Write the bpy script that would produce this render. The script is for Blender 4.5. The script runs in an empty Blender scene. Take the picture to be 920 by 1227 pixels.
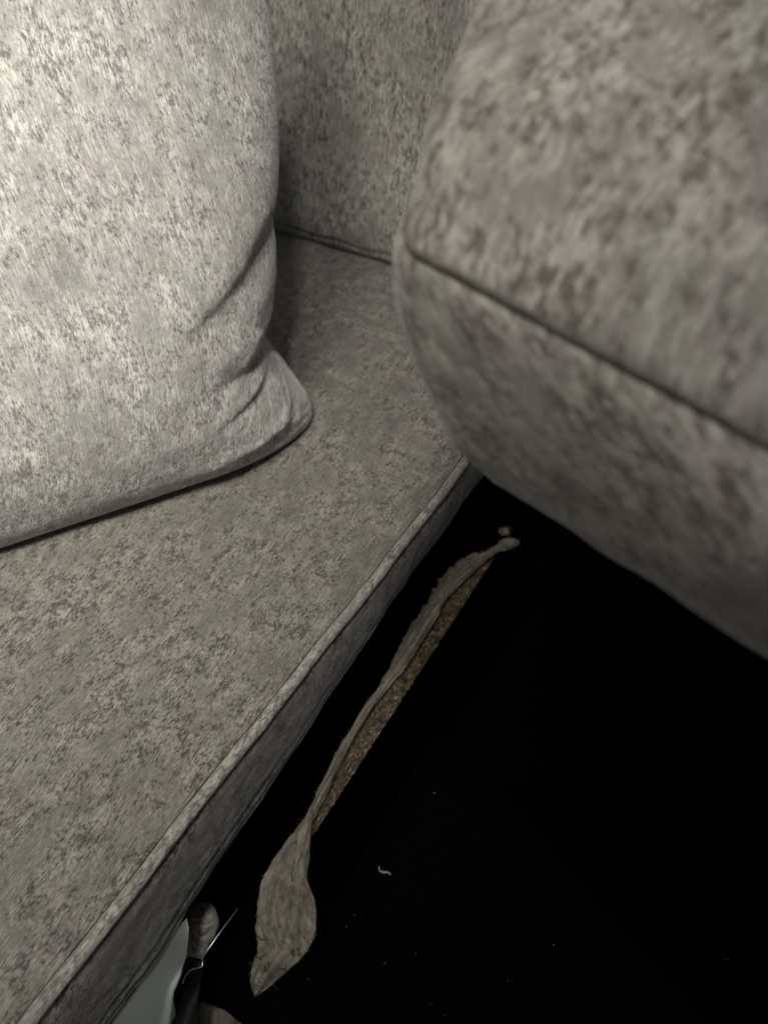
import bpy, bmesh, math, random
import numpy as np
from mathutils import Vector, noise

random.seed(4)
scene = bpy.context.scene
COL = scene.collection

# ------------------------------------------------------------------ camera
F_PX, CX, CY = 886.0, 460.0, 613.5
CAM = np.array([0.0, 0.0, 0.60])
PITCH = math.radians(45)
cam_data = bpy.data.cameras.new("camera")
cam_data.sensor_fit = 'VERTICAL'
cam_data.sensor_height = 36.0
cam_data.lens = 26.0
cam_data.clip_start = 0.01
cam_data.clip_end = 50
cam_data.dof.use_dof = True
cam_data.dof.focus_distance = 0.66
cam_data.dof.aperture_fstop = 4.8
cam = bpy.data.objects.new("camera", cam_data)
cam.location = CAM
cam.rotation_euler = (PITCH, 0, 0)
COL.objects.link(cam)
scene.camera = cam

# ------------------------------------------------------------------ world, lamps
world = bpy.data.worlds.new("World")
scene.world = world
world.use_nodes = True
bg = world.node_tree.nodes["Background"]
bg.inputs[0].default_value = (0.90, 0.91, 0.90, 1)
bg.inputs[1].default_value = 0.115


def area(name, loc, target, size, power, color):
    d = bpy.data.lights.new(name, 'AREA')
    d.shape = 'DISK'
    d.size = size
    d.energy = power
    d.color = color
    o = bpy.data.objects.new(name, d)
    o.location = loc
    v = Vector(target) - Vector(loc)
    o.rotation_euler = v.to_track_quat('-Z', 'Y').to_euler()
    COL.objects.link(o)
    return o


area("ceiling_lamp", (0.0, -0.42, 2.4), (-0.1, 0.6, 0.0), 0.20, 21, (1.0, 0.975, 0.93))
w_ = area("pillow_fill_light", (-0.40, -0.05, 1.35), (-0.56, 0.66, 0.34), 0.45, 4.6, (1.0, 0.95, 0.84))  # added unseen fill lamp, brightens the upper left of the pillow
w_.data.spread = math.radians(75)

scene.view_settings.view_transform = 'Standard'
scene.view_settings.look = 'None'
scene.view_settings.exposure = 0.0
scene.view_settings.gamma = 1.0


# ------------------------------------------------------------------ maths helpers
def ray(px, py):
    x, y = px - CX, -(py - CY)
    c, s = math.cos(PITCH), math.sin(PITCH)
    return np.array([x, y * c + F_PX * s, y * s - F_PX * c])


def at_z(px, py, z):
    r = ray(px, py)
    return CAM + r * ((z - CAM[2]) / r[2])


def at_plane(px, py, p0, n):
    r = ray(px, py)
    return CAM + r * (np.dot(np.asarray(p0) - CAM, n) / np.dot(r, n))


def at_depth(px, py, d):
    return CAM + ray(px, py) / F_PX * d


def unit(v):
    v = np.asarray(v, float)
    return v / np.linalg.norm(v)


def sstep(a, b, x):
    t = np.clip((x - a) / (b - a), 0, 1)
    return t * t * (3 - 2 * t)


def vnoise(P, scale, seed=0.0):
    """perlin noise of an (...,3) or (...,2) array"""
    sh = P.shape[:-1]
    Q = P.reshape(-1, P.shape[-1]) * scale
    out = np.empty(len(Q))
    for i, q in enumerate(Q):
        out[i] = noise.noise((q[0] + seed, q[1] - seed, (q[2] if len(q) > 2 else 0.0) + seed * 1.7))
    return out.reshape(sh)


def tag(o, label=None, cat=None, kind=None, group=None):
    if label: o["label"] = label
    if cat: o["category"] = cat
    if kind: o["kind"] = kind
    if group: o["group"] = group
    return o


def empty(name, loc, label, cat):
    o = bpy.data.objects.new(name, None)
    o.location = loc
    o.empty_display_size = 0.05
    COL.objects.link(o)
    return tag(o, label, cat)


def link(name, me, mat, parent=None, smooth=True):
    me.materials.append(mat)
    if smooth:
        me.polygons.foreach_set("use_smooth", [True] * len(me.polygons))
    o = bpy.data.objects.new(name, me)
    COL.objects.link(o)
    if parent is not None:
        o.parent = parent
        o.matrix_parent_inverse.identity()
        o.location = -Vector(parent.location)
    return o


def mesh_from(name, verts, faces, uvs=None):
    me = bpy.data.meshes.new(name)
    me.from_pydata([tuple(map(float, v)) for v in verts], [], [tuple(map(int, f)) for f in faces])
    if uvs is not None:
        lay = me.uv_layers.new(name="UVMap")
        idx = np.empty(len(me.loops), dtype=np.int32)
        me.loops.foreach_get("vertex_index", idx)
        lay.data.foreach_set("uv", np.asarray(uvs, float)[idx].ravel())
    me.update()
    return me


def grid_faces(ny, nx, off=0, wrap=False, flip=False):
    f = []
    m = nx if wrap else nx - 1
    for j in range(ny - 1):
        for i in range(m):
            a = off + j * nx + i
            b = off + j * nx + (i + 1) % nx
            c = b + nx
            d = a + nx
            f.append((a, d, c, b) if flip else (a, b, c, d))
    return f


def sheet(name, P, UV, mat, parent=None, flip=False):
    ny, nx = P.shape[:2]
    me = mesh_from(name, P.reshape(-1, 3), grid_faces(ny, nx, flip=flip), UV.reshape(-1, 2))
    return link(name, me, mat, parent)


def closed_sheet(name, P, UV, thick, mat, parent=None, edge_round=True):
    """a sheet with real thickness: two skins joined round the rim"""
    ny, nx = P.shape[:2]
    du = np.gradient(P, axis=1)
    dv = np.gradient(P, axis=0)
    n = np.cross(du, dv)
    n /= np.maximum(np.linalg.norm(n, axis=-1, keepdims=True), 1e-9)
    t = thick if np.ndim(thick) else np.full((ny, nx), thick)
    top = P + n * t[..., None] * 0.5
    bot = P - n * t[..., None] * 0.5
    V = np.concatenate([top.reshape(-1, 3), bot.reshape(-1, 3)])
    uv = np.concatenate([UV.reshape(-1, 2)] * 2)
    f = grid_faces(ny, nx)
    N = ny * nx
    f += grid_faces(ny, nx, off=N, flip=True)
    for i in range(nx - 1):
        f.append((i + 1, i, N + i, N + i + 1))
        a = (ny - 1) * nx + i
        f.append((a, a + 1, N + a + 1, N + a))
    for j in range(ny - 1):
        a, b = j * nx, (j + 1) * nx
        f.append((a, b, N + b, N + a))
        a, b = j * nx + nx - 1, (j + 1) * nx + nx - 1
        f.append((b, a, N + a, N + b))
    me = mesh_from(name, V, f, uv)
    return link(name, me, mat, parent)


def tube(name, pts, rad, mat, parent=None, seg=12, wob=0.0, flat=1.0):
    pts = np.asarray(pts, float)
    n = len(pts)
    rad = np.broadcast_to(np.asarray(rad, float), (n,))
    T = np.gradient(pts, axis=0)
    T /= np.linalg.norm(T, axis=1, keepdims=True)
    up = np.array([0.0, 0.0, 1.0])
    V, UVs = [], []
    L = np.concatenate([[0], np.cumsum(np.linalg.norm(np.diff(pts, axis=0), axis=1))])
    for k in range(n):
        s = np.cross(T[k], up)
        if np.linalg.norm(s) < 1e-4:
            s = np.array([1.0, 0, 0])
        s = unit(s)
        u = np.cross(s, T[k])
        for i in range(seg):
            a = 2 * math.pi * i / seg
            r = rad[k] * (1 + wob * noise.noise((L[k] * 60, math.cos(a) * 2, math.sin(a) * 2)))
            V.append(pts[k] + s * math.cos(a) * r + u * math.sin(a) * r * flat)
            UVs.append((i / seg * 2 * math.pi * rad[k], L[k]))
    f = grid_faces(n, seg, wrap=True)
    c0, c1 = len(V), len(V) + 1
    V += [pts[0], pts[-1]]
    UVs += [(0, 0), (0, L[-1])]
    for i in range(seg):
        f.append((c0, (i + 1) % seg, i))
        f.append((c1, (n - 1) * seg + i, (n - 1) * seg + (i + 1) % seg))
    return link(name, mesh_from(name, V, f, UVs), mat, parent)


def catmull(pts, n):
    pts = [np.asarray(p, float) for p in pts]
    P = [2 * pts[0] - pts[1]] + pts + [2 * pts[-1] - pts[-2]]
    out = []
    m = len(pts) - 1
    for k in range(n):
        t = k / (n - 1) * m
        i = min(int(t), m - 1)
        u = t - i
        a, b, c, d = P[i], P[i + 1], P[i + 2], P[i + 3]
        out.append(0.5 * ((2 * b) + (c - a) * u + (2 * a - 5 * b + 4 * c - d) * u * u + (3 * b - a - 3 * c + d) * u ** 3))
    return np.array(out)


# ------------------------------------------------------------------ materials
class NT:
    def __init__(self, name):
        self.m = bpy.data.materials.new(name)
        self.m.use_nodes = True
        self.t = self.m.node_tree
        self.b = self.t.nodes["Principled BSDF"]

    def n(self, typ, **kw):
        nd = self.t.nodes.new(typ)
        for k, v in kw.items():
            if isinstance(k, str) and hasattr(nd, k):
                setattr(nd, k, v)
        return nd

    def l(self, a, b):
        self.t.links.new(a, b)

    def noise(self, vec, scale, detail=2, rough=0.5, dist=0.0):
        nd = self.n('ShaderNodeTexNoise')
        nd.inputs['Scale'].default_value = scale
        nd.inputs['Detail'].default_value = detail
        nd.inputs['Roughness'].default_value = rough
        nd.inputs['Distortion'].default_value = dist
        self.l(vec, nd.inputs['Vector'])
        return nd.outputs['Fac']

    def mapping(self, vec, scale=(1, 1, 1), rot=0.0, loc=(0, 0, 0)):
        nd = self.n('ShaderNodeMapping')
        nd.inputs['Scale'].default_value = scale
        nd.inputs['Rotation'].default_value = (0, 0, rot)
        nd.inputs['Location'].default_value = loc
        self.l(vec, nd.inputs['Vector'])
        return nd.outputs[0]

    def ramp(self, fac, stops, interp='LINEAR'):
        nd = self.n('ShaderNodeValToRGB')
        nd.color_ramp.interpolation = interp
        e = nd.color_ramp.elements
        while len(e) < len(stops):
            e.new(0.5)
        for k, (p, c) in enumerate(stops):
            e[k].position = p
            e[k].color = (c, c, c, 1) if not hasattr(c, '__len__') else (*c, 1)
        self.l(fac, nd.inputs[0])
        return nd.outputs[0]

    def math(self, op, a, b=0.0, clamp=False):
        nd = self.n('ShaderNodeMath')
        nd.operation = op
        nd.use_clamp = clamp
        for k, v in enumerate((a, b)):
            if isinstance(v, (int, float)):
                nd.inputs[k].default_value = v
            else:
                self.l(v, nd.inputs[k])
        return nd.outputs[0]

    def mix(self, fac, a, b, mode='MIX'):
        nd = self.n('ShaderNodeMix')
        nd.data_type = 'RGBA'
        nd.blend_type = mode
        for s, v in ((nd.inputs[0], fac), (nd.inputs[6], a), (nd.inputs[7], b)):
            if isinstance(v, (int, float)):
                s.default_value = v
            elif isinstance(v, tuple):
                s.default_value = (*v, 1)
            else:
                self.l(v, s)
        return nd.outputs[2]


def chenille(name, light, dark, rot=0.0, seed=0.0, dens=0.0, rib_amt=0.1, bump=1.0, sheen=0.35, stretch=0.5, clump=1.0, fleck=300, blur_big=0.5):
    """crushed chenille: pale ground broken by short dark flecks that gather in clumps; UV in metres, pile along V"""
    k = NT(name)
    uv0 = k.n('ShaderNodeTexCoord').outputs['UV']
    uv1 = k.mapping(uv0, rot=rot, loc=(seed, seed * 0.7, seed))
    # slow warp so that threads are never ruler straight
    wn = k.n('ShaderNodeTexNoise')
    wn.inputs['Scale'].default_value = 14
    wn.inputs['Detail'].default_value = 3
    k.l(uv1, wn.inputs['Vector'])
    off = k.n('ShaderNodeVectorMath'); off.operation = 'MULTIPLY_ADD'
    k.l(wn.outputs['Color'], off.inputs[0])
    off.inputs[1].default_value = (0.005, 0.005, 0)
    k.l(uv1, off.inputs[2])
    uv = off.outputs[0]
    S = stretch
    big = k.noise(k.mapping(uv, (1, 0.6, 1)), 9, 2, 0.5)
    mask = k.noise(k.mapping(uv, (1, 0.6, 1)), 36, 4, 0.62)
    mask2 = k.noise(k.mapping(uv, (1, 0.7, 1), loc=(4, 9, 0)), 70, 4, 0.65)
    f1 = k.noise(k.mapping(uv, (1, S, 1)), fleck, 3, 0.7)
    f2 = k.noise(k.mapping(uv, (1, S * 0.5, 1), loc=(2, 3, 0)), fleck * 1.9, 2, 0.65)
    f3 = k.noise(k.mapping(uv, (1, S, 1), loc=(7, 1, 0)), fleck * 0.55, 3, 0.65)
    th = k.noise(k.mapping(uv, (1, 0.07, 1), loc=(1, 8, 0)), 520, 2, 0.5)
    sub = lambda x, m: k.math('MULTIPLY', k.math('SUBTRACT', x, 0.5), m)
    add = lambda *xs: xs[0] if len(xs) == 1 else k.math('ADD', xs[0], add(*xs[1:]))
    # dark flecks
    dk = add(f1, sub(mask, 0.7 * clump), sub(mask2, 0.5 * clump), sub(f3, 0.55), sub(big, 0.3))
    dfl = k.ramp(k.math('ADD', dk, dens), [(0.47, 0.0), (0.70, 1.0)])
    # light flecks
    lk = add(f2, sub(mask2, -0.5 * clump), sub(f3, -0.3), sub(th, 0.35), sub(mask, 0.25))
    lfl = k.ramp(lk, [(0.48, 0.0), (0.68, 1.0)])
    ground = tuple(0.30 * x + 0.70 * y for x, y in zip(dark, light))
    col = k.mix(k.math('MULTIPLY', dfl, 0.92), ground, dark)
    col = k.mix(k.math('MULTIPLY', lfl, 0.72), col, tuple(min(1, v * 1.25) for v in light))
    wv = k.n('ShaderNodeTexWave')
    wv.wave_type = 'BANDS'; wv.bands_direction = 'X'
    wv.inputs['Scale'].default_value = 125
    wv.inputs['Distortion'].default_value = 3.5
    wv.inputs['Detail'].default_value = 3
    wv.inputs['Detail Scale'].default_value = 1.2
    k.l(k.mapping(uv, (1, 0.35, 1)), wv.inputs['Vector'])
    rib = wv.outputs['Fac']
    ribm = k.math('MULTIPLY', k.math('SUBTRACT', rib, 0.5), k.ramp(k.noise(uv, 17, 3, 0.6), [(0.42, 0.15), (0.62, 1.6)]))
    shade = add(sub(big, 0.9), sub(mask, 0.95), k.math('MULTIPLY', ribm, rib_amt), sub(th, 0.35))
    val = k.math('ADD', shade, 1.0)
    cv = k.n('ShaderNodeCombineColor')
    for i in range(3):
        k.l(val, cv.inputs[i])
    col = k.mix(1.0, col, cv.outputs[0], 'MULTIPLY')
    tint = k.noise(uv, 24, 3, 0.6)
    tr = k.ramp(tint, [(0.36, (0.985, 1.0, 0.97)), (0.5, (0.99, 0.995, 0.995)), (0.64, (1.01, 0.975, 1.0))])
    col = k.mix(1.0, col, tr, 'MULTIPLY')
    k.l(col, k.b.inputs['Base Color'])
    k.b.inputs['Roughness'].default_value = 0.92
    k.b.inputs['Specular IOR Level'].default_value = 0.12
    k.b.inputs['Sheen Weight'].default_value = sheen
    k.b.inputs['Sheen Roughness'].default_value = 0.4
    k.b.inputs['Sheen Tint'].default_value = (0.93, 0.93, 0.93, 1)
    h = add(k.math('MULTIPLY', f1, -1.0), k.math('MULTIPLY', f2, 0.6), k.math('MULTIPLY', ribm, rib_amt * 1.5), k.math('MULTIPLY', f3, -0.8))
    bp = k.n('ShaderNodeBump')
    bp.inputs['Strength'].default_value = 0.8
    bp.inputs['Distance'].default_value = 0.0012 * bump
    k.l(h, bp.inputs['Height'])
    k.l(bp.outputs[0], k.b.inputs['Normal'])
    return k.m


def plain(name, col, rough=0.8, metal=0.0, spec=0.3, nscale=0, namp=0.3, bump=0.0, obj=True):
    k = NT(name)
    k.b.inputs['Roughness'].default_value = rough
    k.b.inputs['Metallic'].default_value = metal
    k.b.inputs['Specular IOR Level'].default_value = spec
    co = k.n('ShaderNodeTexCoord').outputs['Object' if obj else 'UV']
    n1 = k.noise(co, nscale or 30, 5, 0.6)
    lo = tuple(c * (1 - namp) for c in col)
    hi = tuple(min(1, c * (1 + namp)) for c in col)
    k.l(k.ramp(n1, [(0.3, lo), (0.7, hi)]), k.b.inputs['Base Color'])
    if bump:
        bp = k.n('ShaderNodeBump')
        bp.inputs['Distance'].default_value = bump
        k.l(n1, bp.inputs['Height'])
        k.l(bp.outputs[0], k.b.inputs['Normal'])
    return k.m


def chipboard_mat():
    k = NT("chipboard")
    co = k.n('ShaderNodeTexCoord').outputs['UV']
    st = k.mapping(co, (1, 0.42, 1), rot=0.12)
    vo = k.n('ShaderNodeTexVoronoi')
    vo.inputs['Scale'].default_value = 330
    k.l(st, vo.inputs['Vector'])
    n1 = k.noise(st, 420, 3, 0.7)
    n2 = k.noise(co, 60, 3, 0.6)
    f = k.math('ADD', k.math('MULTIPLY', n1, 0.7), k.math('MULTIPLY', n2, 0.35))
    c1 = k.ramp(f, [(0.40, (0.010, 0.007, 0.004)), (0.52, (0.05, 0.036, 0.02)), (0.6, (0.12, 0.09, 0.05)), (0.70, (0.34, 0.28, 0.18))])
    sep = k.n('ShaderNodeSeparateColor')
    k.l(vo.outputs['Color'], sep.inputs[0])
    c2 = k.ramp(sep.outputs[0], [(0.0, (0.45, 0.42, 0.4)), (0.6, (1, 1, 1)), (1.0, (1.6, 1.5, 1.35))])
    k.l(k.mix(0.8, c1, c2, 'MULTIPLY'), k.b.inputs['Base Color'])
    k.b.inputs['Roughness'].default_value = 0.75
    bp = k.n('ShaderNodeBump')
    bp.inputs['Distance'].default_value = 0.0015
    k.l(n1, bp.inputs['Height'])
    k.l(bp.outputs[0], k.b.inputs['Normal'])
    return k.m


def felt_mat():
    k = NT("grey_batting")
    uv = k.n('ShaderNodeTexCoord').outputs['UV']
    fib = k.noise(k.mapping(uv, (1, 0.22, 1)), 260, 4, 0.65, 0.5)
    blotch = k.noise(k.mapping(uv, (1, 0.5, 1)), 45, 4, 0.6)
    grime = k.noise(k.mapping(uv, (1, 0.6, 1), loc=(3, 1, 0)), 85, 5, 0.75, 1.0)
    f = k.math('ADD', k.math('MULTIPLY', fib, 0.45), k.math('MULTIPLY', blotch, 0.55))
    c = k.ramp(f, [(0.38, (0.085, 0.077, 0.062)), (0.5, (0.16, 0.148, 0.122)), (0.62, (0.26, 0.242, 0.202))])
    g = k.ramp(grime, [(0.0, (0.18, 0.14, 0.1)), (0.34, (0.28, 0.23, 0.17)), (0.40, (0.85, 0.83, 0.78)), (0.5, (1, 1, 1)), (1.0, (1, 1, 1))])
    k.l(k.mix(0.85, c, g, 'MULTIPLY'), k.b.inputs['Base Color'])
    k.b.inputs['Roughness'].default_value = 0.95
    k.b.inputs['Specular IOR Level'].default_value = 0.1
    bp = k.n('ShaderNodeBump')
    bp.inputs['Distance'].default_value = 0.002
    bp.inputs['Strength'].default_value = 0.7
    k.l(k.math('ADD', fib, blotch), bp.inputs['Height'])
    k.l(bp.outputs[0], k.b.inputs['Normal'])
    return k.m


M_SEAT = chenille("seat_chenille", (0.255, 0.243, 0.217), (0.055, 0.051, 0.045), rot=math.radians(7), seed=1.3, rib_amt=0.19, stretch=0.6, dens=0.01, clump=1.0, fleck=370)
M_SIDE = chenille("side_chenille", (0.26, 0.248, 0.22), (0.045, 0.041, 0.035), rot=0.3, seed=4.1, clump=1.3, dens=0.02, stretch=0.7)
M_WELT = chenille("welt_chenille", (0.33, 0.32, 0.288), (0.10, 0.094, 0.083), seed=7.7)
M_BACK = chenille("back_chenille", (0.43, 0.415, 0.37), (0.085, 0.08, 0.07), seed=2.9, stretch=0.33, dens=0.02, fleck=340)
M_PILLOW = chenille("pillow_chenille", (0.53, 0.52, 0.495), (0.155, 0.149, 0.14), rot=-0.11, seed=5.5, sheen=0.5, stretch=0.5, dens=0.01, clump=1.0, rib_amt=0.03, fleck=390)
M_NEAR = chenille("raised_cushion_chenille", (0.37, 0.352, 0.315), (0.11, 0.096, 0.08), seed=9.2, stretch=0.75, fleck=190, clump=1.25, dens=0.0, rib_amt=0.0, bump=0.6, rot=0.4)
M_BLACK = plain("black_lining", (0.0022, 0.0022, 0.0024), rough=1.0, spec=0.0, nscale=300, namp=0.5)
M_CHIP = chipboard_mat()
M_FELT = felt_mat()
M_PLASTIC = plain("milky_plastic", (0.58, 0.64, 0.59), rough=0.45, spec=0.5, nscale=14, namp=0.06)
M_FILM = plain("dark_film", (0.003, 0.003, 0.003), rough=0.7, spec=0.35, nscale=30)
M_WIRE = plain("spring_steel", (0.55, 0.53, 0.5), rough=0.3, metal=1.0, nscale=200, namp=0.2)
M_LINT = plain("lint", (0.35, 0.34, 0.31), rough=1.0, nscale=300)
M_SEAM_SHADE = plain("shaded_seam_cord", (0.13, 0.118, 0.098), rough=1.0, nscale=90, namp=0.4)  # shade of the seam crease put into the cord's colour
M_SEAM = plain("seam_thread", (0.035, 0.032, 0.027), rough=1.0, nscale=300)

# ------------------------------------------------------------------ axes of the seat
S0, S1 = at_z(20, 1227, 0), at_z(571, 526, 0)      # seam beside the welt
E = unit(S1 - S0)                                   # along the front edge, away from camera
R = np.array([E[1], -E[0], 0.0])                    # outwards from the edge
UP = np.array([0, 0, 1.0])


def seat(b, a, z=0.0):
    """b along the edge, a inwards from the seam"""
    return S0 + E * b - R * a + UP * z


WELT = 0.0056
FLOOR_Z = -0.40

# ------------------------------------------------------------------ setting
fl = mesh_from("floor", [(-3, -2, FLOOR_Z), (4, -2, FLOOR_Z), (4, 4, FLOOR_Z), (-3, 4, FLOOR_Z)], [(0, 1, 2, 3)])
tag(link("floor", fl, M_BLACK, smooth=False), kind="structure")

# ------------------------------------------------------------------ seat cushion
B0, B1 = -0.35, 1.30
sc = empty("seat_cushion", tuple(seat(0.4, 0.2, -0.12)),
           "grey mottled chenille seat cushion with piped front edge, under the throw pillow", "cushion")


def edge_wob(b):
    return 0.0012 * np.sin(b * 9) + 0.0006 * np.sin(b * 37 + 1)


nb, na = 330, 150
bs = np.linspace(B0, B1, nb)
aa = np.linspace(0, 1, na) ** 1.8 * 1.0
Bg, Ag = np.meshgrid(bs, aa, indexing='ij')
BA = np.stack([Bg, Ag], -1)
Z = -0.0045 * np.exp(-Ag / 0.004) + 0.0016 * vnoise(BA, 9, 3) + 0.0012 * vnoise(BA, 24, 8) * (1 - np.exp(-Ag / 0.03))
Z += -0.006 * (1 - sstep(0.0, 0.22, Ag)) * 0.5
# puckers where the welt was sewn
Z += 0.0007 * np.exp(-Ag / 0.012) * np.sin(Bg * 260 + 3 * vnoise(BA, 20, 5))
P = S0 + E * Bg[..., None] - R * (Ag + edge_wob(Bg))[..., None] + UP * Z[..., None]
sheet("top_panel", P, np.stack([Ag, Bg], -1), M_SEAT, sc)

bt = np.linspace(B0, B1, 500)
wp = np.array([seat(b, -WELT * 0.9 + edge_wob(b), -0.0042 + 0.0004 * math.sin(b * 90)) for b in bt])
tube("piping", wp, WELT * 1.02, M_WELT, sc, seg=18, wob=0.10)

tube("seam", [seat(b, 0.0004 + edge_wob(b), -0.0022) for b in bt], 0.0009, M_SEAM, sc, seg=6, wob=0.3)
# side band under the welt
side_p0 = seat(0, -0.0105)
bot_px = [(600, 545), (588, 560), (480, 708), (431, 780), (370, 877), (280, 1013), (245, 1075), (220, 1107), (178, 1167), (136, 1229)]
bot = [at_plane(x, y, side_p0, R) for x, y in bot_px]
bb = np.array([np.dot(p - S0, E) for p in bot])
bz = np.array([p[2] for p in bot])
o_ = np.argsort(bb)
bb, bz = bb[o_], bz[o_]
ns = 60
ws = np.linspace(0, 1, ns)
Bg, Wg = np.meshgrid(bt, ws, indexing='ij')
zb = np.interp(bt, bb, bz)
ker = np.ones(61) / 61
zb = np.convolve(np.pad(zb, 30, mode='edge'), ker, 'valid')
Zt = -0.0085
Zg = Zt + (zb[:, None] - Zt) * Wg
BW = np.stack([Bg, Zg], -1)
out = 0.004 * np.sin(np.pi * np.clip(Wg * 1.1, 0, 1)) ** 0.7 + 0.0022 * vnoise(BW, 17, 2) + 0.001 * vnoise(BW, 60, 4)
dh = (zb[:, None] - Zg)                                   # negative: above hem
for d0, amp, wd in ((0.013, 0.0013, 0.005), (0.022, -0.0012, 0.004), (0.034, 0.001, 0.006)):
    out += amp * np.exp(-((dh + d0 + 0.003 * np.sin(Bg * 13)) / wd) ** 2) * (1 - sstep(0.15, 0.5, Bg))
out -= 0.010 * (1 - sstep(0, 0.12, Wg)) * 0.6
P = S0 + E * Bg[..., None] + R * (0.0085 + out - edge_wob(Bg))[..., None] + UP * Zg[..., None]
sheet("side_panel", P, np.stack([Zg, Bg], -1), M_SIDE, sc, flip=True)
# underside
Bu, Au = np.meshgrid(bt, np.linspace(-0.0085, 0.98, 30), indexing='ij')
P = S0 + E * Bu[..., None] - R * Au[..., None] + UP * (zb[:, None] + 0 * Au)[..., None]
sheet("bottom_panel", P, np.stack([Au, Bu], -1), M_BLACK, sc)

# ------------------------------------------------------------------ sofa frame
fr = empty("sofa_frame", tuple(seat(0.4, 0.2, FLOOR_Z)),
           "opened sofa frame with bare chipboard rail and torn grey batting over black lining", "sofa frame")


def prism(name, base, tops, mat, parent, uvs=None):
    """box from four base corners and four top corners"""
    V = list(base) + list(tops)
    f = [(3, 2, 1, 0), (4, 5, 6, 7)] + [(i, (i + 1) % 4, 4 + (i + 1) % 4, 4 + i) for i in range(4)]
    return link(name, mesh_from(name, V, f, uvs), mat, parent, smooth=False)


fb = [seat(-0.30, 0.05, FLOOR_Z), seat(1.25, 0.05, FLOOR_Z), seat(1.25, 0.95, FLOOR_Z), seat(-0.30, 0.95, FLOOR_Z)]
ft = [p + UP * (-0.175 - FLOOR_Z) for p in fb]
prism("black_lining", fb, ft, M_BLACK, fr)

# chipboard rail
CZ = -0.150
C0, C1 = at_z(374, 1003, CZ), at_z(600, 656, CZ)
CE = unit(C1 - C0)
CR = np.array([CE[1], -CE[0], 0.0])
LEN = np.linalg.norm(C1 - C0)
W_B = 0.021
nl, nw = 300, 16
ll = np.linspace(-0.008, LEN - 0.018, nl)
ww = np.linspace(0, W_B, nw)
Lg, Wg = np.meshgrid(ll, ww, indexing='ij')
LW = np.stack([Lg, Wg], -1)
Zc = CZ + 0.0012 * vnoise(LW, 150, 1) + 0.0009 * vnoise(LW, 420, 6)
Wg = Wg * (0.35 + 0.65 * sstep(-0.01, 0.06, Lg))
rag = 0.0008 * vnoise(LW, 200, 11) * (Wg < 0.004)
P = C0 + CE * Lg[..., None] - CR * (Wg + rag)[..., None] + UP * (Zc - CZ)[..., None]
sheet("chipboard_edge", P, np.stack([Wg, Lg], -1), M_CHIP, fr)
C1b = C1 - CE * 0.018
cb = [C0 + CE * 0.012 + UP * (FLOOR_Z - CZ), C1b + UP * (FLOOR_Z - CZ), C1b - CR * W_B + UP * (FLOOR_Z - CZ), C0 + CE * 0.012 - CR * W_B + UP * (FLOOR_Z - CZ)]
ct = [p + UP * (CZ - FLOOR_Z - 0.0016) for p in cb]
o = prism("rail_lining", cb, ct, M_BLACK, fr)

# ------------------------------------------------------------------ torn batting along the rail
right = [(622, 653), (606, 660), (592, 665), (564, 689), (537, 716), (523, 741), (509, 763), (487, 799), (452, 841), (423, 888), (398, 938), (377, 981), (368, 997), (371, 1024), (368, 1052), (377, 1078), (379, 1100), (378, 1117), (372, 1133), (360, 1149), (345, 1163), (331, 1175), (319, 1186), (309, 1193)]
left = [(612, 645), (597, 651), (576, 665), (555, 675), (533, 701), (518, 719), (501, 743), (485, 768), (449, 832), (413, 884), (398, 913), (384, 941), (366, 979), (345, 1006), (319, 1045), (310, 1078), (307, 1110), (309, 1138), (303, 1155), (301, 1172), (302, 1184), (306, 1194)]
NL, NW = 420, 44
Rp, Lp = catmull(right, NL), catmull(left, NL)
tt = np.linspace(0, 1, NL)
rng = np.random.RandomState(3)
zc = np.interp(tt, [0, 0.04, 0.1, 0.6, 0.72, 0.86, 1.0], [-0.150, -0.142, -0.139, -0.138, -0.140, -0.152, -0.175])
P = np.zeros((NL, NW, 3)); UVb = np.zeros((NL, NW, 2))
w = np.linspace(0, 1, NW)
flap = sstep(0.58, 0.72, tt)
for j in range(NL):
    jl = (1 + 1.2 * (tt[j] < 0.5)) * 1.6 * noise.noise((tt[j] * 40, 0.3, 0)) + 1.0 * noise.noise((tt[j] * 120, 1.3, 0))
    jr = 1.2 * noise.noise((tt[j] * 45, 5.3, 0)) + 0.6 * noise.noise((tt[j] * 150, 2.3, 0))
    pl = at_z(Lp[j][0] + jl, Lp[j][1] + jl * 0.5, zc[j] - 0.006)
    pr = at_z(Rp[j][0] + jr, Rp[j][1] - jr * 0.5, zc[j] - 0.004)
    width = np.linalg.norm(pr - pl)
    for i in range(NW):
        p = pl + (pr - pl) * w[i]
        t = w[i]
        hump = math.sin(math.pi * t) ** 0.6
        # two rolled layers on the rail, then one loose flap with long folds
        ridge = 0.9 * math.exp(-((t - 0.72 - 0.05 * math.sin(tt[j] * 21)) / 0.17) ** 2) + 0.45 * math.exp(-((t - 0.25) / 0.16) ** 2)
        h1 = 0.0065 * ridge
        f2 = 0.5 * math.exp(-((t - 0.62 + 0.25 * (tt[j] - 0.8)) / 0.12) ** 2) + 0.35 * math.exp(-((t - 0.3) / 0.1) ** 2) + 0.25 * hump
        h2 = 0.013 * f2 + 0.0035 * math.sin(tt[j] * 60 + t * 7) * sstep(0.8, 0.95, tt[j]) * 0.5
        h = h1 * (1 - flap[j]) + h2 * flap[j]
        h += 0.0012 * noise.noise((p[0] * 70, p[1] * 70, 2.0)) + 0.0007 * noise.noise((p[0] * 220, p[1] * 220, 5.0))
        P[j, i] = p + UP * h
        UVb[j, i] = (t * width, tt[j] * 0.62)
TH = 0.0035 * np.sin(np.pi * np.clip(np.linspace(0.06, 0.94, NW), 0, 1))[None, :] * np.ones((NL, 1))
closed_sheet("batting_strip", P[::-1], UVb[::-1], TH[::-1], M_FELT, fr)
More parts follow.
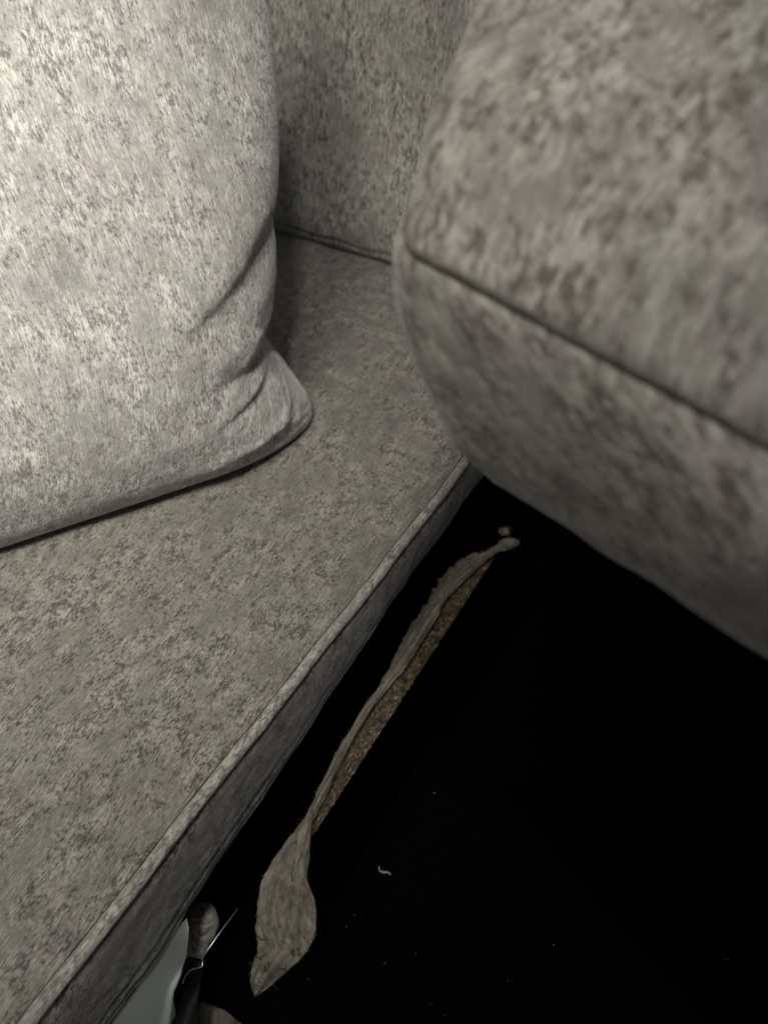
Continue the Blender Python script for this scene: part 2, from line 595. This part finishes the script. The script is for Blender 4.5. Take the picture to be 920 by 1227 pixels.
# loose fibres standing off the batting, one part
def fibres(name, anchors, mat, parent, n, rad, length, kind="stuff"):
    V, F = [], []
    r = random.Random(12)
    for _ in range(n):
        p = np.array(anchors[r.randrange(len(anchors))], float)
        d = unit([r.uniform(-1, 1), r.uniform(-1, 1), r.uniform(-0.2, 0.8)])
        L = length * r.uniform(0.3, 1)
        c = unit([r.uniform(-1, 1), r.uniform(-1, 1), r.uniform(-1, 1)])
        prev = None
        for s in range(5):
            q = p + d * L * s / 4 + c * L * 0.35 * (s / 4) ** 2
            a = rad * (1 - s / 5.5)
            u1 = unit(np.cross(d, c)); u2 = unit(np.cross(d, u1))
            ring = [len(V) + k for k in range(3)]
            for k in range(3):
                an = k * 2.094
                V.append(q + u1 * math.cos(an) * a + u2 * math.sin(an) * a)
            if prev:
                for k in range(3):
                    F.append((prev[k], prev[(k + 1) % 3], ring[(k + 1) % 3], ring[k]))
            prev = ring
    o = link(name, mesh_from(name, V, F), mat, parent)
    if kind: o["kind"] = kind
    return o


# ragged second layer showing on the far side of the strip
ur = catmull([(580, 664), (560, 676), (545, 694), (526, 716), (512, 738), (496, 764), (474, 800), (450, 836)], 160)
ul = catmull([(568, 662), (552, 671), (536, 684), (521, 704), (512, 722), (497, 743), (477, 778), (452, 828)], 160)
Pu = np.zeros((160, 14, 3)); Uu = np.zeros((160, 14, 2))
for j in range(160):
    jj = 3.0 * noise.noise((j * 0.16, 9.1, 0)) + 3.0 * noise.noise((j * 0.5, 2.1, 0)) * math.sin(math.pi * j / 159)
    for i in range(14):
        t = i / 13
        x, y = (ul[j] + np.array([jj, jj * 0.4])) * (1 - t) + (ur[j] + 4) * t
        p = at_z(x, y, -0.158 + 0.008 * t)
        p[2] += 0.0025 * noise.noise((p[0] * 90, p[1] * 90, 4))
        Pu[j, i] = p; Uu[j, i] = (t * 0.02 + 0.3, j / 160 * 0.25)
closed_sheet("batting_underlayer", Pu[::-1], Uu[::-1], 0.0016, M_FELT, fr)
# split lines across the loose flap
for cpx in ([(305, 1146), (313, 1150), (322, 1155), (331, 1159), (343, 1163)], [(309, 1122), (314, 1127), (322, 1126)], [(352, 1040), (350, 1049), (351, 1057)]):
    cz = catmull([at_z(x, y, -0.146 + 0.001 * i) for i, (x, y) in enumerate(cpx)], 24)
    from_top = []
    for q in cz:
        dv = q - CAM
        # drop the thread on to the flap surface
        F_ = P.reshape(-1, 3)
        k_ = np.argmin(np.linalg.norm(np.cross(F_ - CAM, unit(dv)), axis=1))
        from_top.append(F_[k_] + UP * 0.0019)
    from_top = np.array(from_top)
    for _ in range(3):
        from_top[1:-1] = (from_top[:-2] + from_top[1:-1] * 2 + from_top[2:]) / 4
    tube("split_line", from_top, 0.00055, M_SEAM, fr, seg=6, wob=0.5)
# curled end and tuft above it


def blob(name, centre, size, mat, parent, seed=0, ax=(1, 1, 1), amp=0.25, f=2.2):
    bm = bmesh.new()
    bmesh.ops.create_icosphere(bm, subdivisions=4, radius=1)
    lay = bm.loops.layers.uv.new("UVMap")
    for v in bm.verts:
        c = v.co.copy()
        k = 1 + amp * noise.noise(c * f + Vector((seed, 0, 0))) + amp * 0.5 * noise.noise(c * f * 3 + Vector((seed, 3, 0)))
        v.co = Vector((c.x * ax[0], c.y * ax[1], c.z * ax[2])) * k * size + Vector(centre)
    for fc in bm.faces:
        for lp in fc.loops:
            lp[lay].uv = (lp.vert.co.x, lp.vert.co.y + lp.vert.co.z)
    me = bpy.data.meshes.new(name)
    bm.to_mesh(me); bm.free()
    return link(name, me, mat, parent)


blob("curled_end", at_z(610, 651, -0.143), 0.0095, M_FELT, fr, 3, (1.35, 0.8, 0.6))
fibres("tuft_fibre", [at_z(604 + random.uniform(-8, 8), 637 + random.uniform(-6, 6), -0.147) for _ in range(30)] + [at_z(612 + random.uniform(-6, 8), 651 + random.uniform(-4, 4), -0.14) for _ in range(12)], M_FELT, fr, 90, 0.0002, 0.007)
blob("batting_tuft", at_z(604, 637, -0.150), 0.0062, M_FELT, fr, 9, (1.0, 0.9, 0.6), amp=0.7, f=3)


anch = [P[j, 0] + UP * 0.001 for j in range(10, 400)] + [P[j, -1] + UP * 0.001 for j in range(10, 400)]
fibres("loose_fibre", anch, M_FELT, fr, 260, 0.00014, 0.006)

# ------------------------------------------------------------------ padded rail end, plastic, film, spring, scrap (bottom left)
kn = [(262, 1082), (256, 1090), (247, 1101), (236, 1120), (222, 1143), (205, 1170), (180, 1210), (150, 1260)]
KZ = -0.235
ptsk = catmull([at_z(x - 10, y + 12, KZ - 0.013 * i) for i, (x, y) in enumerate(kn)], 70)
radk = 0.019 * np.clip(np.sqrt(np.clip(np.linspace(0, 1, 70) / 0.16, 0.02, 1)), 0, 1)
tube("padded_corner", ptsk, radk * 1.05, M_NEAR, fr, seg=24, wob=0.12, flat=0.8)

# milky plastic sheet hanging out from under the cushion
pl_p0 = seat(0, -0.006)
topL = [(224, 1100), (212, 1113), (196, 1137), (170, 1173), (136, 1222), (100, 1275)]
botR = [(226, 1112), (225, 1132), (223, 1150), (207, 1184), (211, 1212), (214, 1270)]
T, Bt = catmull(topL, 60), catmull(botR, 60)
P = np.zeros((60, 30, 3)); U = np.zeros((60, 30, 2))
for j in range(60):
    a = at_plane(T[j][0], T[j][1], pl_p0, R)
    b = at_plane(Bt[j][0], Bt[j][1], pl_p0 + R * 0.003, R)
    for i in range(30):
        t = i / 29
        # fold running from the middle of the free edge down-left
        jf = j / 59
        cr = 1.05 - 0.55 * max(0.0, jf - 0.42)
        fold = (0.010 * min(0.0, cr - t) + 0.004 * math.exp(-((t - cr) / 0.05) ** 2)) * sstep(0.40, 0.55, jf)
        P[j, i] = a + (b - a) * t + R * (fold + 0.0006 * math.sin(j * 0.13 + t * 2))
        U[j, i] = (t * 0.1, j / 59 * 0.2)
pf = closed_sheet("plastic_sheet", P, U, 0.0008, M_PLASTIC)
tag(pf, "pale milky green plastic sheet folded under the front edge of the seat cushion", "plastic sheet")

# dark film behind it
FZ = -0.20
outl = [(215, 1160), (246, 1172), (250, 1195), (243, 1232), (225, 1250), (200, 1250)]
P = np.zeros((24, 12, 3)); U = np.zeros((24, 12, 2))
l2 = catmull([(222, 1140), (212, 1170), (208, 1200), (205, 1260)], 24)
r2 = catmull([(246, 1152), (240, 1180), (238, 1210), (243, 1260)], 24)
for j in range(24):
    for i in range(12):
        t = i / 11
        x, y = l2[j] * (1 - t) + r2[j] * t
        P[j, i] = at_z(x, y, -0.27 + 0.006 * math.sin(t * 5 + j * 0.3))
        U[j, i] = (t, j / 23)
closed_sheet("black_film", P, U, 0.0008, M_FILM, fr)

# spring wire
WZ = -0.232
wpx = [(285, 1088), (278, 1098), (264, 1117), (252, 1134), (244, 1146), (243, 1152), (242, 1158), (236, 1160), (229, 1162), (222, 1170), (219, 1178)]
wire = tube("spring_wire", catmull([at_z(x, y, WZ + 0.004 * math.sin(k * 0.8)) for k, (x, y) in enumerate(wpx)], 90), 0.0009, M_WIRE, fr, seg=8)

# felt scrap at bottom edge
sp = [(238, 1203), (262, 1207), (290, 1230), (300, 1262), (240, 1270), (228, 1236)]
SZ = FLOOR_Z + 0.02
def lin(pts, n):
    pts = np.array(pts, float); t = np.linspace(0, len(pts) - 1, n)
    return np.stack([np.interp(t, range(len(pts)), pts[:, k]) for k in range(2)], 1)


l3 = lin([(240, 1203), (231, 1232), (222, 1275)], 30)
r3 = lin([(243, 1203), (270, 1212), (294, 1232), (320, 1275)], 30)
P = np.zeros((30, 24, 3)); U = np.zeros((30, 24, 2))
for j in range(30):
    for i in range(24):
        t = i / 23
        x, y = l3[j] * (1 - t) + r3[j] * t
        p = at_z(x, y, SZ)
        p = p + UP * (0.006 * math.sin(math.pi * t) + 0.003 * noise.noise((p[0] * 50, p[1] * 50, 0)))
        P[j, i] = p; U[j, i] = (p[0], p[1])
scrap = closed_sheet("felt_scrap", P[::-1], U[::-1], 0.004, M_FELT)
tag(scrap, "torn corner of grey felt lying on the black floor below the spring wire", "felt scrap")

# lint
lp = [(454, 1038), (455, 1043), (460, 1045), (464, 1045), (468, 1048)]
lint = tube("lint_thread", catmull([at_z(x, y, FLOOR_Z + 0.0015) for x, y in lp], 30), np.interp(np.linspace(0, 1, 30), [0, 0.3, 0.5, 1], [0.0008, 0.0012, 0.0016, 0.0006]), M_LINT, seg=6, wob=0.6)
tag(lint, "pale curled bit of lint on the black floor right of the batting flap", "lint")
bm = bmesh.new()
r = random.Random(8)
specks = [(616, 908), (795, 877), (663, 1132), (396, 1073), (378, 893), (383, 903), (379, 918), (371, 946), (363, 960), (425, 1096), (415, 1110), (461, 1154), (370, 1173), (870, 1150), (520, 950)]
for x, y in specks + [(r.uniform(400, 910), r.uniform(760, 1220)) for _ in range(12)]:
    big = (x, y) in specks
    c = at_z(x, y, FLOOR_Z + 0.001)
    s = (r.uniform(0.0004, 0.0008) if big else r.uniform(0.0002, 0.0004))
    g = bmesh.ops.create_icosphere(bm, subdivisions=1, radius=1)
    a = r.uniform(0.6, 2.2)
    for v in g['verts']:
        v.co = Vector((v.co.x * s * a, v.co.y * s / a * r.uniform(0.8, 1.2), v.co.z * s * 0.6)) + Vector(c)
me = bpy.data.meshes.new("dust_specks"); bm.to_mesh(me); bm.free()
tag(link("dust_specks", me, M_LINT), "tiny pale dust specks scattered over the black floor", "dust", "stuff")

# ------------------------------------------------------------------ back cushion
J0, J1 = at_z(330, 286, 0), at_z(465, 326, 0)
BE = unit(J1 - J0)
BN = unit(np.cross(BE, UP))                    # towards camera?
if np.dot(BN, CAM - J0) < 0: BN = -BN
bc = empty("back_cushion", tuple(J0), "upright grey chenille back cushion behind the seat, between pillow and raised cushion", "cushion")
nx_, nz_ = 260, 160
xs = np.linspace(-0.75, 0.75, nx_)
q = np.linspace(0, 1, nz_)
Xg, Qg = np.meshgrid(xs, q, indexing='ij')
Zb = Qg * 0.62
dd = 0.030 * (1 - np.exp(-Zb / 0.022)) - 0.16 * Zb
XZ = np.stack([Xg, Zb], -1)
dd += 0.006 * vnoise(XZ, 5, 2) * sstep(0, 0.1, Zb) + 0.0016 * vnoise(XZ, 30, 4)
dd += 0.0022 * np.exp(-((Zb - 0.012) / 0.012) ** 2) * vnoise(np.stack([Xg * 2.4, Zb], -1), 34, 7)
dd += -0.0035 * np.exp(-((Zb - 0.020 - 0.002 * np.sin(Xg * 60)) / 0.0035) ** 2)
P = J0 + BE * Xg[..., None] + BN * (dd - 0.026)[..., None] + UP * (Zb + 0.001)[..., None]
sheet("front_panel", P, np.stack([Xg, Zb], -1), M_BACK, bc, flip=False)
bb0 = [J0 + BE * x + BN * y for x, y in ((-0.75, -0.028), (0.75, -0.028), (0.75, -0.16), (-0.75, -0.16))]
tp = [p + UP * 0.615 - BN * 0.10 for p in bb0]
prism("back_panel", [p + UP * 0.002 for p in bb0], tp, M_BACK, bc)

# ------------------------------------------------------------------ throw pillow
K = at_z(371, 497, 0.0)
A = at_z(0, 668, 0.0)
D0 = 0.075
Tn = unit(A - K)                               # to the left along the visible contact line
Nn = np.array([-Tn[1], Tn[0], 0.0])
if np.dot(Nn, CAM - K) < 0: Nn = -Nn
A2 = A - Nn * D0
Td = unit(A2 - K)                              # rim line, running a little behind
Nd = np.array([-Td[1], Td[0], 0.0])
if np.dot(Nd, CAM - K) < 0: Nd = -Nd
LEAN = math.tan(math.radians(21))
Upl = unit(UP - Nd * LEAN)
cosL = Upl[2]
Pn = unit(np.cross(Td, Upl))
H_P = 0.56
edge_px = [(318, -120), (319, -60), (320, 0), (325, 60), (328, 130), (328, 180), (325, 215), (319.5, 245), (322.5, 275), (323, 305), (319, 345), (311, 372), (305.5, 384), (314, 399), (327, 417), (347, 445), (362, 466), (370, 481), (372, 490), (371, 497)]
sr, zr = [], []
for x, y in edge_px:
    p = at_plane(x, y, K, Pn) - K
    zeta = np.dot(p, Upl); s = np.dot(p - Upl * zeta, Td)
    sr.append(s); zr.append(zeta)
sr, zr = np.array(sr)[::-1], np.array(zr)[::-1]
zr[0] = 0.0
top_z = zr.max()
H_P = top_z + 0.06


def s_edge(z):
    return np.interp(z, zr, sr)


# belly profile (d, zeta)
prof = catmull([(0.0, 0.012), (0.020, 0.003), (0.044, 0.0), (0.062, 0.003), (0.083, 0.018), (0.106, 0.050), (0.126, 0.095), (0.136, 0.15), (0.134, 0.22), (0.112, 0.34), (0.055, H_P * 0.88), (0.0, H_P)], 240)
NU = 300
tu = np.linspace(0, 1, NU) ** 1.5
WID = 0.62
Dp, Zp = prof[:, 0], prof[:, 1]
Tg, Vg = np.meshgrid(tu, np.arange(len(prof)), indexing='ij')
Zg = Zp[Vg]; Dg = Dp[Vg]
se = np.interp(Zg, zr, sr)
S = se + (Tg) * (WID - se)
tb = np.clip((S - se) / 0.16, 0, 1)
near = np.sqrt(np.clip(1 - (1 - tb) ** 2, 0, 1))
far_ = np.sqrt(np.clip(1 - np.clip((S - (WID - 0.16)) / 0.16, 0, 1) ** 2, 0, 1))
B = near ** 1.0 * far_
D = Dg * B
# folds: polylines in the pillow's own plane


def to_sz(px):
    res = []
    for x, y in px:
        # where the view ray meets the belly surface, roughly
        p = at_plane(x, y, K + Nd * 0.06, Pn) - K - Nd * 0.06
        z = np.dot(p, Upl)
        res.append((np.dot(p - Upl * z, Td), z))
    return np.array(res)


def fold(poly, amp, w_up, w_dn, fade=(0.15, 0.35)):
    """ledge: raised on the upper-left of the line, cut in below it"""
    Q = catmull(poly, 60)
    G = np.stack([S, Zg], -1).reshape(-1, 2)
    best = np.full(len(G), 1e9); side = np.zeros(len(G)); tpar = np.zeros(len(G))
    tan = np.gradient(Q, axis=0)
    for k in range(60):
        d = G - Q[k]
        dist = np.hypot(d[:, 0], d[:, 1])
        m = dist < best
        best[m] = dist[m]
        cr = tan[k][0] * d[:, 1] - tan[k][1] * d[:, 0]
        side[m] = np.sign(cr)[m]; tpar[m] = k / 59
    env = np.clip(tpar / max(fade[0], 1e-3), 0, 1) * np.clip((1 - tpar) / max(fade[1], 1e-3), 0, 1)
    env = env * env * (3 - 2 * env)
    sd = best * side
    return (sd.reshape(S.shape), env.reshape(S.shape), amp, w_up, w_dn)


def ledge(poly, amp, w_up, w_dn, fade, sign=1):
    sd, env, amp, wu, wd = fold(poly, amp, w_up, w_dn, fade)
    sd = sd * sign
    up = np.where(sd > 0, np.exp(-(sd / wu) ** 2) * (sd > 0), 0)
    # positive bulge just above, dip just below, joined through zero
    prof_ = np.where(sd >= 0, (1 - np.exp(-sd / (wu * 0.18))) * np.exp(-(sd / wu) ** 2), -(1 - np.exp(sd / (wd * 0.25))) * np.exp(-(sd / wd) ** 2) * 0.8)
    return amp * prof_ * env


f1 = to_sz([(322, 246), (306, 268), (280, 296), (248, 325), (215, 352), (188, 378), (165, 402)])
f2 = to_sz([(308, 383), (300, 398), (288, 418), (276, 436), (262, 455)])
f3 = to_sz([(352, 494), (325, 508), (290, 522), (250, 540), (205, 556), (150, 572)])
f4 = to_sz([(349, 452), (350, 470), (349, 484), (346, 494)])
f5 = to_sz([(332, 445), (338, 462), (342, 480), (345, 494)])
f6 = to_sz([(330, 424), (300, 450), (262, 470), (225, 492)])
near_edge = np.clip(tb * 6, 0, 1)


def orient(f, above):
    """sign such that the (s,z) point `above` is on the raised side"""
    q = f[len(f) // 2]; t = f[len(f) // 2 + 1] - f[len(f) // 2 - 1]
    d = np.array(above) - q
    return 1 if t[0] * d[1] - t[1] * d[0] > 0 else -1


disp = np.zeros_like(S)
disp += ledge(f1, 0.011, 0.05, 0.030, (0.05, 0.75), orient(f1, to_sz([(180, 250)])[0]))
disp += ledge(f2, 0.007, 0.025, 0.018, (0.05, 0.8), orient(f2, to_sz([(240, 380)])[0]))
disp += ledge(f3, 0.009, 0.020, 0.020, (0.12, 0.8), orient(f3, to_sz([(260, 480)])[0]))
disp += ledge(f4, 0.004, 0.009, 0.007, (0.3, 0.3), orient(f4, to_sz([(320, 470)])[0]))
disp += ledge(f5, 0.003, 0.007, 0.006, (0.3, 0.3), orient(f5, to_sz([(300, 470)])[0]))
disp += ledge(f6, 0.006, 0.022, 0.016, (0.1, 0.6), orient(f6, to_sz([(240, 420)])[0]))
SZ_ = np.stack([S, Zg], -1)
wr = 0.0035 * vnoise(SZ_, 11, 5) + 0.0016 * vnoise(SZ_, 34, 9)
# small gathers radiating from the corner
ang = np.arctan2(Zg - 0.015, S + 0.01); rad_ = np.hypot(Zg - 0.015, S + 0.01)
wr += 0.0018 * np.sin(ang * 16 + 1.5 * vnoise(SZ_, 20, 3)) * np.exp(-(rad_ / 0.05) ** 2)
inside = np.clip(near * 1.6, 0, 1) * sstep(0.0, 0.02, Zg + 0.01)
# keep the contact line clean
crk = np.exp(-((S / 0.13) ** 2 + ((Zg - 0.03) / 0.14) ** 2))
wr += 0.0026 * crk * vnoise(SZ_ * np.array([1.0, 0.8]), 62, 21) + 0.0012 * crk * vnoise(SZ_, 140, 31)
disp = (disp + wr) * inside * np.clip(far_, 0, 1) * sstep(0.004, 0.03, Zg)
# corner "ear" flattened
ear = np.exp(-((S + 0.0) / 0.05) ** 2 - (Zg / 0.05) ** 2)
D = D * (1 - 0.05 * ear)
rimv = np.clip(np.minimum(np.arange(len(prof)) / 4.0, (len(prof) - 1 - np.arange(len(prof))) / 4.0), 0, 1)[Vg]
Dt = D + disp * rimv
base = K + Td * S[..., None] + Upl * Zg[..., None]
Pf = base + Nd * Dt[..., None]
Pf[..., 2] = np.maximum(Pf[..., 2], 0.0015 + 0.0 * Pf[..., 2])
Pb = base - Nd * (D * 0.9)[..., None]
Pb[..., 2] = np.maximum(Pb[..., 2], 0.0015)
tp_ = empty("throw_pillow", tuple(K + Td * 0.25), "large light grey chenille throw pillow with creased corner standing on the seat", "pillow")
# arc length along the profile for UVs
al = np.concatenate([[0], np.cumsum(np.hypot(np.diff(Dp), np.diff(Zp)))])
UVp = np.stack([S + 0.02 * np.sin(Zg * 9), al[Vg]], -1)
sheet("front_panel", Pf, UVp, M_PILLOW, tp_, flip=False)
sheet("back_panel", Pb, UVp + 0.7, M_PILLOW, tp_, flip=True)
# knife edge seam that closes the two faces
rim = [K + Td * s_edge(z) + Upl * z for z in np.linspace(0.004, H_P, 260)]
rim = [K + Td * t + Upl * 0.011 for t in np.linspace(WID * 0.97, 0.006, 80)] + rim
rim = np.array(rim); rim[:, 2] = np.maximum(rim[:, 2], 0.003)
for _ in range(2):
    rim[1:-1] = (rim[:-2] + rim[1:-1] * 2 + rim[2:]) / 4
tube("edge_seam", rim, 0.0026, M_PILLOW, tp_, seg=10, wob=0.15)

# ------------------------------------------------------------------ raised cushion, near the camera
RS = 0.85
c0 = at_depth(480, 292, 0.37 * RS)
e1 = at_depth(920, 530, 0.272 * RS) - c0
e1 = unit(e1)
e2 = unit(at_depth(625, -60, 0.43 * RS) - c0)
e3 = unit(at_depth(590, 566, 0.500 * RS) - c0)
W1, W2, TK = 0.60, 0.50, float(np.linalg.norm(at_depth(588, 556, 0.500 * RS) - c0))
RC = 0.013                                       # plan corner radius
rcu = empty("raised_cushion", tuple(c0 + e3 * TK + e1 * 0.3 + e2 * 0.25),
            "thick boxed grey chenille cushion close to the camera, raised over the black opening", "cushion")
nrm_up = -e3


def plan_outline(n_per=70):
    pts, nor = [], []
    cs = [((RC, RC), math.pi, 1.5 * math.pi), ((W1 - RC, RC), 1.5 * math.pi, 2 * math.pi), ((W1 - RC, W2 - RC), 0, 0.5 * math.pi), ((RC, W2 - RC), 0.5 * math.pi, math.pi)]
    for k, (c, a0, a1) in enumerate(cs):
        for i in range(24):
            a = a0 + (a1 - a0) * i / 23
            pts.append((c[0] + RC * math.cos(a), c[1] + RC * math.sin(a)))
            nor.append((math.cos(a), math.sin(a)))
        c2 = cs[(k + 1) % 4]
        q0 = (c[0] + RC * math.cos(a1), c[1] + RC * math.sin(a1))
        q1 = (c2[0][0] + RC * math.cos(c2[1]), c2[0][1] + RC * math.sin(c2[1]))
        for i in range(1, n_per):
            t = i / n_per
            pts.append((q0[0] * (1 - t) + q1[0] * t, q0[1] * (1 - t) + q1[1] * t))
            nor.append((math.cos(a1), math.sin(a1)))
    return np.array(pts), np.array(nor)


po, no = plan_outline()
NP = len(po)
po_ = po + no * 0.032
per = np.concatenate([[0], np.cumsum(np.linalg.norm(np.diff(np.vstack([po_, po_[:1]]), axis=0), axis=1))])[:-1]


def place(u, v, w_):
    if w_ > 0:
        w_ *= 1 - 1.1 * min(max(u, 0), 0.3)
    return c0 + e1 * u + e2 * v + e3 * w_


# boxing
nwid = 70
V, UVx = [], []
for k in range(nwid):
    w_ = k / (nwid - 1)
    bul0 = 0.026 * math.sin(math.pi * w_) ** 0.55
    bulL = 0.023 * math.sin(math.pi * w_ ** 0.6)
    for i in range(NP):
        n1 = noise.noise((per[i] * 9, w_ * 2.2, 0.5)) * 0.0035 + noise.noise((per[i] * 30, w_ * 6, 1.5)) * 0.002
        pk = 0.0012 * math.sin(per[i] * 240 + 3 * noise.noise((per[i] * 20, 0, 0))) * math.exp(-min(w_, 1 - w_) * 14)
        lf = max(0.0, -no[i][0])
        d = bul0 * (1 - lf) + bulL * lf + (n1 + pk) * min(1, 6 * w_) * min(1, 6 * (1 - w_))
        V.append(place(po[i][0] + no[i][0] * d, po[i][1] + no[i][1] * d, w_ * TK))
        UVx.append((w_ * TK * 1.1, per[i]))
link("boxing", mesh_from("boxing", V, grid_faces(nwid, NP, wrap=True, flip=True), UVx), M_NEAR, rcu)


# top and bottom panels: rings shrinking towards the middle
def panel(name, wbase, sgn, puff):
    rings = 90
    V, U = [], []
    cu, cv = W1 / 2, W2 / 2
    for k in range(rings):
        t = (k / (rings - 1)) ** 1.6
        for i in range(NP):
            u = po[i][0] * (1 - t) + cu * t
            v = po[i][1] * (1 - t) + cv * t
            de = t * min(W1, W2) / 2
            h = puff * (1 - math.exp(-de / 0.028)) + 0.35 * puff * sstep(0, 0.2, de)
            h += (0.007 * noise.noise((u * 10, v * 10, 3 + sgn)) + 0.002 * noise.noise((u * 34, v * 34, 6 + sgn))) * min(1, de / 0.03)
            if sgn > 0:
                oh = 0.020 * math.exp(-((de - 0.020) / 0.018) ** 2) * max(0.0, -no[i][0]) * sstep(-0.01, 0.05, v)
                u -= oh
                oh2 = 0.004 * math.exp(-((de - 0.006) / 0.008) ** 2)
                v -= oh2 * max(0.0, -no[i][1])
            V.append(place(u, v, wbase - sgn * h))
            U.append((u, v))
    f = grid_faces(rings - 1, NP, wrap=True, flip=(sgn > 0))
    link(name, mesh_from(name, V, f, U), M_NEAR, rcu)


panel("top_panel", 0.0, 1, 0.030)
panel("bottom_panel", TK, -1, 0.022)
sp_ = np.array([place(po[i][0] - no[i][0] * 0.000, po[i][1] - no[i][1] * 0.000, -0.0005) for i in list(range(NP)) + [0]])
tube("seam", sp_, 0.0024, M_SEAM_SHADE, rcu, seg=8, wob=0.2)
